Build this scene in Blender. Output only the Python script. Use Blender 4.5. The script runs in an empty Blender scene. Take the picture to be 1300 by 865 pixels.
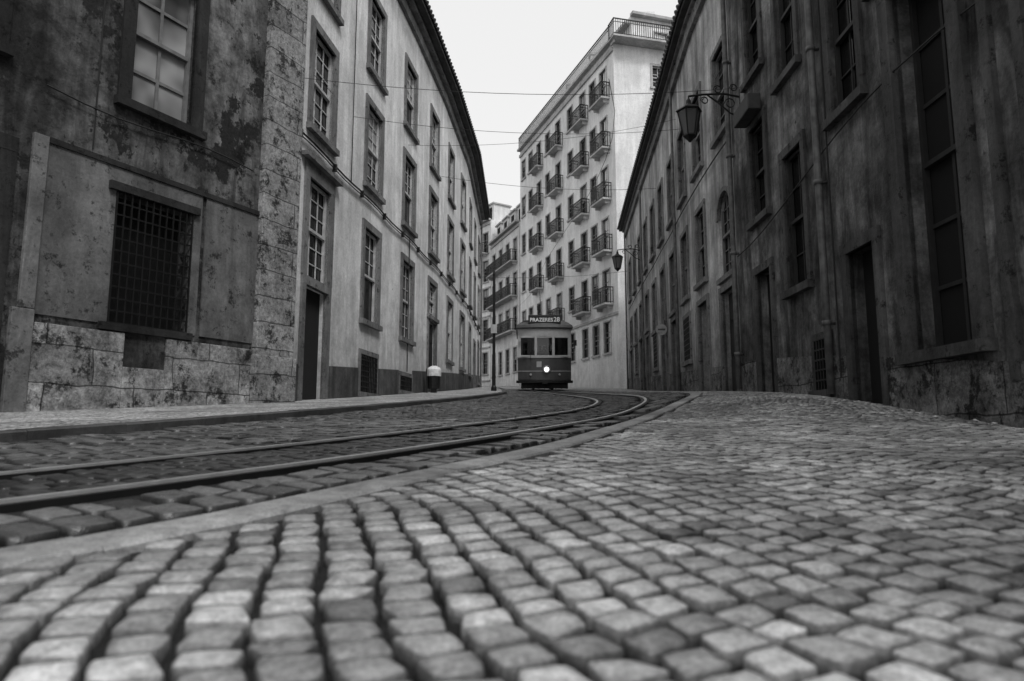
import bpy, bmesh, math, random
import numpy as np
from mathutils import Vector, Matrix
random.seed(7); rng=np.random.default_rng(7)
scene=bpy.context.scene

# ------------------------------------------------------------ terrain
def sstep(x,a,b):
    t=np.clip((np.asarray(x,float)-a)/(b-a),0,1); return t*t*(3-2*t)
def zg(x,y):
    x=np.asarray(x,float); y=np.asarray(y,float)
    base=np.where(y<70,0.07*y,4.9+0.012*(y-70)); base=np.where(y<-15,-1.05,base)
    prof=np.interp(y,[0,6.0,7.2,8.5,10.6,12.5,14.5,18,22,26,32],[0,0,.05,.13,.23,.25,.235,.17,.12,.07,0])
    return base+prof*sstep(x,.8,4.4)
def zgf(x,y): return float(zg(x,y))

# ------------------------------------------------------------ curves
def catmull(pts,step=0.25):
    P=[Vector(p) for p in pts]; P=[P[0]*2-P[1]]+P+[P[-1]*2-P[-2]]
    out=[]
    for i in range(1,len(P)-2):
        n=max(2,int((P[i+1]-P[i]).length/step))
        for k in range(n):
            t=k/n
            out.append(0.5*((2*P[i])+(-P[i-1]+P[i+1])*t+(2*P[i-1]-5*P[i]+4*P[i+1]-P[i+2])*t*t+(-P[i-1]+3*P[i]-3*P[i+1]+P[i+2])*t**3))
    out.append(P[-2]); return out
K=catmull([(-6.2,-4),(-3.3,-.6),(-2.1,.85),(-1.34,1.76),(-.95,2.35),(-.55,3.17),(.27,4.75),(1.12,7),(1.9,9),(2.75,11),(3.5,13.0),(3.95,15.5),(4.0,18.5),(3.85,22),(3.55,28),(3.4,34),(3.4,40),(2.9,46),(1.0,54),(-2,62),(-8,70)])
R1=catmull([(-6.8,-4),(-3.8,0),(-2.75,1.4),(-1.9,2.53),(-1.36,3.36),(-.76,4.38),(.02,5.9),(.98,8),(1.75,10),(2.4,12.3),(2.7,15),(2.65,19),(2.3,24),(1.92,30),(1.8,36),(1.5,42),(.5,50),(-2,58),(-8,66)])
LK=catmull([(-10,-4),(-7,.5),(-5.4,2.6),(-3.9,5.0),(-3.15,7.3),(-2.5,9.8),(-1.6,14),(-.75,19),(-.25,24),(-.3,30),(-.6,38),(-1.3,44),(-4,52),(-10,59)])
def offs(C,o):
    out=[]
    for i,p in enumerate(C):
        a=C[max(0,i-1)]; b=C[min(len(C)-1,i+1)]; d=(b-a).normalized()
        out.append(Vector((p.x+d.y*o,p.y-d.x*o)))
    return out
def xa(C):
    ys=np.array([p.y for p in C]); xs=np.array([p.x for p in C])
    return lambda y: np.interp(y,ys,xs)
Kx=xa(K); R1x=xa(offs(R1,.06)); R2x=xa(offs(R1,-.96)); LKx=xa(LK); Rin1=xa(offs(R1,-.10)); Rin2=xa(offs(R1,-.80))

# ------------------------------------------------------------ mesh helper
class MB:
    def __init__(s): s.v=[]; s.f=[]
    def add(s,pts,faces):
        n=len(s.v); s.v+= [tuple(p) for p in pts]; s.f+=[tuple(n+i for i in f) for f in faces]
    def box(s,F,a0,a1,b0,b1,c0,c1):
        s.add([F(a,b,c) for a in(a0,a1) for b in(b0,b1) for c in(c0,c1)],
              [(0,1,3,2),(4,6,7,5),(0,4,5,1),(2,3,7,6),(0,2,6,4),(1,5,7,3)])
    def tube(s,pts,r,n=6,cap=True):
        pts=[Vector(p) for p in pts]; rs=r if isinstance(r,(list,tuple)) else [r]*len(pts)
        V=[];Fc=[]
        up=None
        for i,p in enumerate(pts):
            d=(pts[min(i+1,len(pts)-1)]-pts[max(i-1,0)])
            if d.length<1e-9: d=Vector((0,0,1))
            d.normalize()
            ref=Vector((0,0,1)) if abs(d.z)<.9 else Vector((1,0,0))
            a=d.cross(ref).normalized(); b=d.cross(a).normalized()
            if up is not None and a.dot(up)<0: a=-a;b=-b
            up=a
            for k in range(n):
                t=2*math.pi*k/n; V.append(p+a*math.cos(t)*rs[i]+b*math.sin(t)*rs[i])
        for i in range(len(pts)-1):
            for k in range(n):
                Fc.append((i*n+k,i*n+(k+1)%n,(i+1)*n+(k+1)%n,(i+1)*n+k))
        if cap: Fc.append(tuple(range(n))); Fc.append(tuple((len(pts)-1)*n+k for k in range(n)))
        s.add(V,Fc)
    def lathe(s,cx,cy,prof,n=16,rot=0):
        V=[(cx+r*math.cos(2*math.pi*k/n+rot),cy+r*math.sin(2*math.pi*k/n+rot),z) for r,z in prof for k in range(n)]
        Fc=[(i*n+k,i*n+(k+1)%n,(i+1)*n+(k+1)%n,(i+1)*n+k) for i in range(len(prof)-1) for k in range(n)]
        Fc+= [tuple(range(n)),tuple((len(prof)-1)*n+k for k in range(n))]
        s.add(V,Fc)
    def obj(s,name,mat,parent=None,smooth=False,bevel=0):
        if not s.v: return None
        me=bpy.data.meshes.new(name); me.from_pydata(s.v,[],s.f)
        bm=bmesh.new(); bm.from_mesh(me); bmesh.ops.recalc_face_normals(bm,faces=bm.faces); bm.to_mesh(me); bm.free()
        me.materials.append(mat)
        if smooth: me.polygons.foreach_set('use_smooth',[True]*len(me.polygons))
        o=bpy.data.objects.new(name,me); scene.collection.objects.link(o)
        if parent: o.parent=parent
        if bevel:
            b=o.modifiers.new('bevel','BEVEL'); b.width=bevel; b.segments=2; b.limit_method='ANGLE'
        return o
def empty(name,loc=(0,0,0)):
    e=bpy.data.objects.new(name,None); e.location=loc; scene.collection.objects.link(e); return e
W=lambda x,y,z:(x,y,z)

# ------------------------------------------------------------ materials
class NT:
    def __init__(s,name):
        s.m=bpy.data.materials.new(name); s.m.use_nodes=True; s.n=s.m.node_tree.nodes; s.l=s.m.node_tree.links
        s.b=s.n['Principled BSDF']; s.pos=s.n.new('ShaderNodeNewGeometry').outputs['Position']
    def link(s,a,b): s.l.new(a,b)
    def mapv(s,sc,src=None):
        m=s.n.new('ShaderNodeMapping'); m.inputs['Scale'].default_value=sc; s.link(src or s.pos,m.inputs['Vector']); return m.outputs[0]
    def noise(s,sc,scale=1,detail=4,rough=.6,src=None,dist=0):
        n=s.n.new('ShaderNodeTexNoise'); n.inputs['Scale'].default_value=scale; n.inputs['Detail'].default_value=detail
        n.inputs['Roughness'].default_value=rough; n.inputs['Distortion'].default_value=dist
        s.link(s.mapv(sc,src),n.inputs['Vector']); return n.outputs['Fac']
    def rng(s,v,a,b,c,d):
        r=s.n.new('ShaderNodeMapRange'); r.inputs[1].default_value=a; r.inputs[2].default_value=b; r.inputs[3].default_value=c; r.inputs[4].default_value=d
        s.link(v,r.inputs[0]); return r.outputs[0]
    def math(s,op,a,b=None):
        n=s.n.new('ShaderNodeMath'); n.operation=op
        for i,x in enumerate((a,b)):
            if x is None: continue
            if isinstance(x,(int,float)): n.inputs[i].default_value=x
            else: s.link(x,n.inputs[i])
        return n.outputs[0]
    def mix(s,f,a,b):
        return s.math('ADD',a,s.math('MULTIPLY',s.math('SUBTRACT',b,a),f))
    def bump(s,h,strength=.5,dist=.02):
        n=s.n.new('ShaderNodeBump'); n.inputs['Strength'].default_value=strength; n.inputs['Distance'].default_value=dist
        s.link(h,n.inputs['Height']); s.link(n.outputs[0],s.b.inputs['Normal'])
    def col(s,v): s.link(v,s.b.inputs['Base Color'])
    def rough(s,v):
        if isinstance(v,(int,float)): s.b.inputs['Roughness'].default_value=v
        else: s.link(v,s.b.inputs['Roughness'])
def simple(name,v,rough=.5,metal=0,nz=.25,sc=6):
    t=NT(name); n=t.noise((1,1,1),sc,2); t.col(t.rng(n,.3,.7,v*(1-nz),v*(1+nz))); t.rough(rough); t.b.inputs['Metallic'].default_value=metal
    return t.m
def plaster(name,base,big=(.7,1.15),streak=(.75,1.1),dirt=.5,patch=None,bump=.4,rough=.9,specks=0.,blot=None,d0=-.2,d1=2.2):
    t=NT(name)
    v=t.math('MULTIPLY',t.rng(t.noise((1,1,1),.55,3,.6),.36,.64,big[0],big[1]),base)
    v=t.math('MULTIPLY',v,t.rng(t.noise((2.1,2.1,.3),1,4,.7,dist=.8),.38,.66,streak[0],streak[1]))
    fine=t.noise((1,1,1),19,3,.8)
    v=t.math('MULTIPLY',v,t.rng(fine,.3,.7,.8,1.15))
    mid=t.noise((1,1,1),2.3,5,.76)
    ml,mh=blot or (.8,1.12)
    v=t.math('MULTIPLY',v,t.rng(mid,.36,.64,ml,mh))
    sep=t.n.new('ShaderNodeSeparateXYZ'); t.link(t.pos,sep.inputs[0])
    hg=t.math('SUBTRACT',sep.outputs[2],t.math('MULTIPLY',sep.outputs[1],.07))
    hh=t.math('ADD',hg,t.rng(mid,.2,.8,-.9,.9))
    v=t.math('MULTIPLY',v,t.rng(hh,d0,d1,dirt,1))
    hgt=t.math('ADD',t.math('MULTIPLY',fine,.35),mid)
    if patch:
        pn=t.noise((1,1,.8),patch[0],6,.74)
        f=t.rng(pn,patch[1],patch[1]+.025,0,1)
        v=t.mix(f,v,t.math('MULTIPLY',t.rng(fine,.3,.7,.5,1.4),patch[2]))
    if specks:
        sn=t.noise((1,1,1),specks,5,.8); f=t.rng(sn,.56,.64,0,.75); v=t.math('MULTIPLY',v,t.math('SUBTRACT',1,f))
    t.col(v); t.rough(rough)
    if bump>.25: t.bump(hgt,bump,.03)
    t.b.inputs['Specular IOR Level'].default_value=.25; return t.m
def blocks(name,base,bw=.9,bh=.45,horiz=1.1,specks=5.,var=.35,dark=.3,offz=0.,mid_=(.3,1.6)):
    t=NT(name)
    sep=t.n.new('ShaderNodeSeparateXYZ'); t.link(t.pos,sep.inputs[0])
    cmb=t.n.new('ShaderNodeCombineXYZ')
    wob=t.noise((1,1,1),2.2,2,.5)
    t.link(t.math('ADD',t.math('MULTIPLY',sep.outputs[1],horiz),t.rng(wob,0,1,-.06,.06)),cmb.inputs[0]); t.link(t.math('ADD',t.math('ADD',sep.outputs[2],offz),t.rng(wob,0,1,-.05,.05)),cmb.inputs[1])
    br=t.n.new('ShaderNodeTexBrick'); br.inputs['Scale'].default_value=1
    br.inputs['Brick Width'].default_value=bw; br.inputs['Row Height'].default_value=bh; br.inputs['Mortar Size'].default_value=.010; br.inputs['Mortar Smooth'].default_value=.4
    br.inputs['Color1'].default_value=(base*(1-var),)*3+(1,); br.inputs['Color2'].default_value=(base*(1+var),)*3+(1,); br.inputs['Mortar'].default_value=(base*dark,)*3+(1,)
    t.link(cmb.outputs[0],br.inputs['Vector'])
    bw_=t.n.new('ShaderNodeRGBToBW'); t.link(br.outputs['Color'],bw_.inputs[0])
    mid=t.noise((1,1,1),1.9,6,.78); fine=t.noise((1,1,1),16,3,.85)
    v=t.math('MULTIPLY',bw_.outputs[0],t.rng(mid,.36,.64,mid_[0],mid_[1]))
    v=t.math('MULTIPLY',v,t.rng(fine,.32,.68,.5,1.35))
    f=t.rng(t.noise((1,1,1),specks,5,.82),.52,.60,0,.85); v=t.math('MULTIPLY',v,t.math('SUBTRACT',1,f))
    t.col(v); t.rough(.9); t.b.inputs['Specular IOR Level'].default_value=.25
    h=t.math('SUBTRACT',t.math('ADD',mid,t.math('MULTIPLY',fine,.5)),t.math('MULTIPLY',br.outputs['Fac'],1.2)); t.bump(h,.8,.03)
    return t.m
def glassmat(name,v=.006,rough=.16,spec=.3):
    t=NT(name); n=t.noise((1,1,1),1.7,1); t.col(t.rng(n,.3,.7,v*.4,v*2)); t.rough(rough); t.bump(n,.15,.02); t.b.inputs['Specular IOR Level'].default_value=spec; return t.m
M={}
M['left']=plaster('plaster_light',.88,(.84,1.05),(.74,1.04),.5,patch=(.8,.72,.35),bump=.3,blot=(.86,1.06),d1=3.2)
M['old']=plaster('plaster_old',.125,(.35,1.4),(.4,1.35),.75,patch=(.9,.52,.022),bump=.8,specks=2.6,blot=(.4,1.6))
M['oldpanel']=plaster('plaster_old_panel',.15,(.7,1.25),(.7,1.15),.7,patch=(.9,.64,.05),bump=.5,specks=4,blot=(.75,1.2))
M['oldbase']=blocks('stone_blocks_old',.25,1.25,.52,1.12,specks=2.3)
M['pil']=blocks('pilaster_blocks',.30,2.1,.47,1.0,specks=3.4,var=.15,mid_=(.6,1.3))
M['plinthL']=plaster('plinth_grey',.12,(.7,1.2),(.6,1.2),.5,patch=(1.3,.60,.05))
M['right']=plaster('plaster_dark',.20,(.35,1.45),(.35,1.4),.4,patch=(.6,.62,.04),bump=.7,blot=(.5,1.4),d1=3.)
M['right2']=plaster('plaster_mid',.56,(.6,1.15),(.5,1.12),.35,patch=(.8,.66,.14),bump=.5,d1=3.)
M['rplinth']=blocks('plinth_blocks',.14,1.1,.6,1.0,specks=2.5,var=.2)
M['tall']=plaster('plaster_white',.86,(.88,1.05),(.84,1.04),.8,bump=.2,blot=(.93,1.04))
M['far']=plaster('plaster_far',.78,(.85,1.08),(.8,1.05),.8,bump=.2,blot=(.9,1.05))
M['stoneL']=plaster('stone_surround',.22,(.8,1.15),(.7,1.1),.7,bump=.3,specks=5)
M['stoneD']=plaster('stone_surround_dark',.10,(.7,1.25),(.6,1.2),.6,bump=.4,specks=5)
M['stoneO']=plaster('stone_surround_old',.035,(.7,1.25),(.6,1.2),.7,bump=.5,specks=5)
M['stoneW']=plaster('stone_surround_white',.50,(.85,1.1),(.8,1.05),.8,bump=.2)
M['jamb']=plaster('stone_jamb_worn',.30,(.6,1.2),(.6,1.2),.6,bump=.5,specks=4)
M['sash']=simple('painted_sash',.5,.6)
M['sashD']=simple('painted_sash_worn',.17,.7)
M['sashB']=simple('dark_sash',.02,.7)
M['glass']=glassmat('window_glass')
M['pane']=glassmat('window_curtain_glass',.2,.25)
M['blind']=simple('roller_blind',.33,.8)
M['wood']=simple('door_wood',.012,.6,0,.4)
M['iron']=simple('wrought_iron',.012,.5,.3)
M['pipe']=simple('drain_pipe',.11,.6,.1,.4)
M['cable']=simple('cable_black',.012,.7)
M['tile']=simple('roof_tiles',.04,.9,0,.4,3)
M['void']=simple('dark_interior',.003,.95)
M['awning']=simple('shutter_box',.04,.7)

# ------------------------------------------------------------ facade system
class Facade:
    def __init__(s,parent,poly,side,zb,zt,wall,surr,sash,glassw=None,D=8,roof=True,tag=''):
        s.par=parent; s.p=[Vector(q) for q in poly]; s.side=side; s.zb=zb; s.zt=zt
        s.u=[0]
        for a,b in zip(s.p,s.p[1:]): s.u.append(s.u[-1]+(b-a).length)
        s.L=s.u[-1]; s.ops=[]; s.D=D; s.tag=tag
        s.mw,s.ms,s.mf=wall,surr,sash
        s.S=MB(); s.F=MB(); s.G=MB(); s.B=MB(); s.I=MB(); s.Dr=MB(); s.R=MB(); s.V=MB(); s.PN=MB(); s.Wl=MB()
    def P(s,u,n,z):
        i=0
        while i<len(s.p)-2 and u>s.u[i+1]: i+=1
        d=(s.p[i+1]-s.p[i]).normalized(); q=s.p[i]+d*(u-s.u[i])
        return (q.x-d.y*s.side*n, q.y+d.x*s.side*n, z)
    def uy(s,y):
        for i in range(len(s.p)-1):
            a,b=s.p[i],s.p[i+1]
            if (a.y<=y<=b.y) or i==len(s.p)-2: return s.u[i]+(y-a.y)/(b.y-a.y)*(b-a).length
    def gz(s,u): q=s.P(u,0,0); return zgf(q[0],q[1])
    def hole(s,u0,u1,z0,z1,dep):
        s.ops.append((u0,u1,z0,z1)); P=s.P
        for a,b in (((u0,z0),(u0,z1)),((u1,z0),(u1,z1)),((u0,z0),(u1,z0)),((u0,z1),(u1,z1))):
            s.Wl.add([P(a[0],0,a[1]),P(b[0],0,b[1]),P(b[0],-dep,b[1]),P(a[0],-dep,a[1])],[(0,1,2,3)])
    def surround(s,u0,u1,z0,z1,w=.18,t=.045,sill=True,top=.0):
        b=s.S.box; P=s.P
        b(P,u0-w,u0,-.06,t,z0,z1); b(P,u1,u1+w,-.06,t,z0,z1)
        b(P,u0-w,u1+w,-.06,t+.003,z1,z1+w+top)
        if sill: b(P,u0-w-.04,u1+w+.04,-.06,t+.07,z0-.13,z0)
    def sashwin(s,u0,u1,z0,z1,nu=3,nz=6,w=.18,dep=.15,surr=True,pane=None,t=.045,bar=.024,top=0,opened=False):
        s.hole(u0,u1,z0,z1,dep); P=s.P
        if surr: s.surround(u0,u1,z0,z1,w,t,top=top)
        a=-dep+.02; f=s.F.box; fw=.055
        g={None:s.G,'blind':s.B,'pane':s.PN,'void':s.V}[pane]
        if pane=='blind':
            zm=z0+(z1-z0)*random.uniform(.4,.85)
            s.B.add([P(u0,a,zm),P(u1,a,zm),P(u1,a,z1),P(u0,a,z1)],[(0,1,2,3)])
            s.G.add([P(u0,a,z0),P(u1,a,z0),P(u1,a,zm),P(u0,a,zm)],[(0,1,2,3)])
        else: g.add([P(u0,a,z0),P(u1,a,z0),P(u1,a,z1),P(u0,a,z1)],[(0,1,2,3)])
        n0,n1=a+.01,a+.07
        f(P,u0,u0+fw,n0,n1,z0,z1); f(P,u1-fw,u1,n0,n1,z0,z1); f(P,u0+fw,u1-fw,n0,n1,z0,z0+fw); f(P,u0+fw,u1-fw,n0,n1,z1-fw,z1)
        zm=(z0+z1)/2; f(P,u0+fw,u1-fw,n0,n1+.015,zm-.03,zm+.03)
        zlo=z0+fw
        if opened: zlo=zm
        for k in range(1,nu):
            u=u0+(u1-u0)*k/nu; f(P,u-bar/2,u+bar/2,n0,n1-.035,zlo,z1-fw)
        for k in range(1,nz):
            if k*2==nz: continue
            z=z0+(z1-z0)*k/nz
            if z<zlo: continue
            f(P,u0+fw,u1-fw,n0,n1-.04,z-bar/2,z+bar/2)
    def casement(s,u0,u1,z0,z1,w=.16,dep=.2,surr=True,pane=None,t=.045,nz=3): s.sashwin(u0,u1,z0,z1,2,nz,w,dep,surr,pane,t,.05)
    def door(s,u0,u1,z0,z1,w=.2,dep=.2,surr=True,t=.05,dark=False):
        s.hole(u0,u1,z0,z1,dep); P=s.P
        if surr: s.surround(u0,u1,z0,z1,w,t,sill=False)
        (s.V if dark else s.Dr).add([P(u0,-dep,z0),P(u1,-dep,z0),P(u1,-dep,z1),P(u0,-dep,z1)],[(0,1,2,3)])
        if not dark:
            um=(u0+u1)/2; h=z1-z0
            for a,b in ((u0+.03,um-.01),(um+.01,u1-.03)):
                s.Dr.box(P,a,b,-dep+.01,-dep+.05,z0+.03,z1-.03)
                for c,d in ((.06,.35),(.4,.68),(.73,.95)):
                    s.Dr.box(P,a+.07,b-.07,-dep+.055,-dep+.075,z0+h*c,z0+h*d)
    def grille(s,u0,u1,z0,z1,dep=.2,w=.16,surr=True,du=.1,dz=.16,r=.012,out=.03,t=.04):
        s.hole(u0,u1,z0,z1,dep); P=s.P
        if surr: s.surround(u0,u1,z0,z1,w,t)
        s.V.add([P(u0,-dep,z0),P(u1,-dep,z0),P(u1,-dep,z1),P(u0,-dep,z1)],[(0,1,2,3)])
        n=max(2,int((u1-u0)/du))
        for k in range(n+1):
            u=u0+(u1-u0)*k/n; s.I.box(P,u-r,u+r,out-r,out+r,z0,z1)
        n=max(2,int((z1-z0)/dz))
        for k in range(n+1):
            z=z0+(z1-z0)*k/n; s.I.box(P,u0,u1,out-r*1.6,out+r*.9,z-r,z+r)
    def archfill(s,u0,u1,z1):
        P=s.P; r=(u1-u0)/2; um=(u0+u1)/2; N=12
        arc=[(um-r*math.cos(math.pi*k/N),z1-r+r*math.sin(math.pi*k/N)) for k in range(N+1)]
        for a,b in zip(arc,arc[1:]):
            s.Wl.add([P(a[0],-.002,a[1]),P(b[0],-.002,b[1]),P(b[0],-.002,z1),P(a[0],-.002,z1)],[(0,1,2,3)])
            s.Wl.add([P(a[0],-.002,a[1]),P(b[0],-.002,b[1]),P(b[0],-.12,b[1]),P(a[0],-.12,a[1])],[(0,1,2,3)])
            k=1.14
            o=lambda q:(um+(q[0]-um)*k*1.05, z1-r+(q[1]-(z1-r))*k*1.05)
            A,B=o(a),o(b)
            pts=[P(a[0],-.05,a[1]),P(b[0],-.05,b[1]),P(B[0],-.05,B[1]),P(A[0],-.05,A[1]),P(a[0],.05,a[1]),P(b[0],.05,b[1]),P(B[0],.05,B[1]),P(A[0],.05,A[1])]
            s.S.add(pts,[(4,5,6,7),(0,1,5,4),(2,3,7,6)])
    def balcony(s,u0,u1,z,out=.6,h=1.0,bars=True,db=.13,slab=.12,r=.013):
        P=s.P; s.S.box(P,u0,u1,0,out,z-slab,z)
        for k in (u0+.15,u1-.25): s.S.box(P,k,k+.1,0,out*.6,z-slab-.22,z-slab)
        s.rail([(u0+.03,.02),(u0+.03,out-.04),(u1-.03,out-.04),(u1-.03,.02)],z,h,db,r)
    def rail(s,path,z,h=1.,db=.13,r=.013):
        P=s.P
        for a,b in zip(path,path[1:]):
            L=math.hypot(b[0]-a[0],b[1]-a[1]); n=max(1,int(L/db))
            for k in range(n+1):
                t=k/n; u=a[0]+(b[0]-a[0])*t; q=a[1]+(b[1]-a[1])*t
                s.I.box(P,u-r,u+r,q-r,q+r,z,z+h)
            for zz,rr in ((z+.06,r*1.2),(z+h,r*2),(z+h*.8,r*1.1)):
                s.I.box(P,min(a[0],b[0])-rr,max(a[0],b[0])+rr,min(a[1],b[1])-rr,max(a[1],b[1])+rr,zz,zz+rr*1.5)
    def band(s,z,h,t,u0=0,u1=None,mb=None):
        u1=s.L if u1 is None else u1; mb=mb or s.S
        br=[u0]+[x for x in s.u if u0<x<u1]+[u1]
        for a,b in zip(br,br[1:]): mb.box(s.P,a,b-.0005,-.03,t,z,z+h)
    def plinth(s,h,t,mat,u0=0,u1=None,skip=()):
        u1=s.L if u1 is None else u1; mb=MB(); n=max(1,int((u1-u0)/.4))
        for k in range(n):
            a=u0+(u1-u0)*k/n; b=u0+(u1-u0)*(k+1)/n
            segs=[(a,b)]
            for c,d in skip:
                new=[]
                for x,y in segs:
                    if d<=x or c>=y: new.append((x,y)); continue
                    if x<c: new.append((x,c))
                    if y>d: new.append((d,y))
                segs=new
            for x,y in segs:
                if y-x<.005: continue
                ga,gb=s.gz(x),s.gz(y)
                pts=[s.P(x,0.002,ga-1),s.P(y,0.002,gb-1),s.P(y,t,gb-1),s.P(x,t,ga-1),s.P(x,0.002,ga+h),s.P(y,0.002,gb+h),s.P(y,t,gb+h),s.P(x,t,ga+h)]
                mb.add(pts,[(3,2,6,7),(4,5,6,7),(0,3,7,4),(1,2,6,5)])
        mb.obj('plinth',mat,s.par)
    def eave(s,out=.5,h=.22,rise=2.2,back=4.5,ov=.3):
        P=s.P
        s.band(s.zt-.35,.35,.12); s.band(s.zt+.003,h*.5,out*.55)
        br=list(s.u)
        for a,b in zip(br,br[1:]):
            a0=a-(ov if a==0 else 0); b0=b+(ov if b==s.L else -.0005)
            s.R.box(P,a0,b0,-.2,out,s.zt+h*.5+.006,s.zt+h)
            pts=[P(a0,out+.05,s.zt+h+.004),P(b0,out+.05,s.zt+h+.004),P(b0,-back,s.zt+h+rise),P(a0,-back,s.zt+h+rise),P(a0,-2*back,s.zt),P(b0,-2*back,s.zt)]
            s.R.add(pts,[(0,1,2,3),(3,2,5,4)])
            n=int((b0-a0)/.24)
            for k in range(n):
                u=a0+(b0-a0)*(k+.5)/n
                s.R.tube([P(u,out+.1,s.zt+h+.03),P(u,out-1.2,s.zt+h+.05+rise*(1.25/(back+out)))],.07,6)
    def build(s):
        us=sorted(set([0,s.L]+s.u+[round(x,5) for o in s.ops for x in o[:2]])); zs=sorted(set([s.zb,s.zt]+[round(x,5) for o in s.ops for x in o[2:]]))
        idx={}
        vs=[];fs=[]
        def vid(i,j):
            if (i,j) not in idx: idx[(i,j)]=len(vs); vs.append(s.P(us[i],0,zs[j]))
            return idx[(i,j)]
        for i in range(len(us)-1):
            for j in range(len(zs)-1):
                cu=(us[i]+us[i+1])/2; cz=(zs[j]+zs[j+1])/2
                if us[i+1]-us[i]<1e-4 or zs[j+1]-zs[j]<1e-4: continue
                if any(o[0]<cu<o[1] and o[2]<cz<o[3] for o in s.ops): continue
                fs.append((vid(i,j),vid(i+1,j),vid(i+1,j+1),vid(i,j+1)))
        s.Wl.add(vs,fs)
        P=s.P;D=s.D
        s.Wl.add([P(0,0,s.zb),P(0,-D,s.zb),P(0,-D,s.zt),P(0,0,s.zt)],[(0,1,2,3)])
        s.Wl.add([P(s.L,0,s.zb),P(s.L,-D,s.zb),P(s.L,-D,s.zt),P(s.L,0,s.zt)],[(0,1,2,3)])
        s.Wl.add([P(0,-D,s.zb),P(s.L,-D,s.zb),P(s.L,-D,s.zt),P(0,-D,s.zt)],[(0,1,2,3)])
        for a,b in zip(s.u,s.u[1:]):
            s.Wl.add([P(a,-.001,s.zt-.001),P(b,-.001,s.zt-.001),P(b,-D,s.zt-.001),P(a,-D,s.zt-.001)],[(0,1,2,3)])
        s.Wl.obj('wall'+s.tag,s.mw,s.par); s.S.obj('stone_trim'+s.tag,s.ms,s.par); s.F.obj('window_frames'+s.tag,s.mf,s.par)
        s.G.obj('window_glass'+s.tag,M['glass'],s.par); s.B.obj('blinds'+s.tag,M['blind'],s.par); s.I.obj('ironwork'+s.tag,M['iron'],s.par)
        s.Dr.obj('doors'+s.tag,M['wood'],s.par); s.R.obj('roof'+s.tag,M['tile'],s.par); s.V.obj('dark_openings'+s.tag,M['void'],s.par); s.PN.obj('curtained_panes'+s.tag,M['pane'],s.par)

# ---------------- old building, left foreground
ob=empty('weathered_old_building')
f=Facade(ob,[(-12.1,-2.4),(-4.6,12.0)],-1,-2,12.5,M['old'],M['stoneO'],M['sashD'],D=9)
uy=f.uy
f.casement(uy(9.75),uy(10.68),5.35,7.75,w=.2,pane='pane',nz=4)
f.casement(uy(7.2),uy(8.1),5.35,7.75,w=.2,pane=None,nz=4)
f.casement(uy(4.4),uy(5.3),5.35,7.75,w=.2,pane=None,nz=4)
f.grille(uy(9.66),uy(10.78),1.97,3.92,dep=.25,w=.0,surr=False,du=.11,dz=.17,r=.011,out=.05)
f.door(uy(7.0),uy(8.3),.5,4.0,w=.2,dep=.3,t=.04,dark=True)
f.grille(uy(3.6),uy(4.8),1.97,3.92,dep=.25,w=.1,surr=True)
P=f.P
f.S.box(P,uy(9.55),uy(10.88),-.03,.09,3.92,4.04)
f.S.box(P,uy(9.55),uy(10.88),-.03,.07,1.86,1.97)
f.S.box(P,uy(8.80),f.L-.01,-.02,.05,4.28,4.36)
mb=MB()
mb.box(P,uy(8.80),uy(9.5),.0,.025,1.95,4.28); mb.box(P,uy(9.5),uy(9.66),.0,.022,1.95,4.28)
mb.box(P,uy(10.78),uy(10.95),.0,.022,1.95,4.28); mb.box(P,uy(11.02),f.L-.02,.0,.025,1.95,4.28)
mb.box(P,uy(9.66),uy(10.78),.0,.024,4.06,4.275)
mb.obj('rendered_panels',M['oldpanel'],ob)
mb=MB(); 
mb.box(P,uy(8.80),uy(9.9),.0,.05,-1,1.84); mb.box(P,uy(9.9)+.004,uy(10.5),.0,.05,-1,1.35); mb.box(P,uy(10.5)+.004,f.L,.0,.05,-1,1.84); mb.box(P,0,uy(6.7),.0,.05,-1,1.84)
mb.obj('stone_base',M['oldbase'],ob,bevel=.01)
mb=MB(); mb.box(P,uy(8.62),uy(8.79),.0,.07,2.0,4.35); mb.box(P,uy(8.55),uy(8.79),.0,.08,-1,1.995); mb.obj('stone_jamb',M['jamb'],ob,bevel=.012)
f.build()
mb=MB(); mb.box(P,f.L-.02,f.L+.86,-.6,.13,-1,12.9); mb.box(P,f.L-.06,f.L+.9,-.6,.18,-1,1.75)
mb.obj('quoin_pilaster',M['pil'],ob,bevel=.015)
mb=MB(); mb.tube([P(uy(8.7)+.5*k,.06,5.05-.06*math.sin(k*.9)) for k in range(8)],.012,5); mb.tube([P(uy(9.3),.05,z) for z in (4.4,5.05,8,12)],.012,5); mb.obj('wall_cables',M['cable'],ob)

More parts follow.
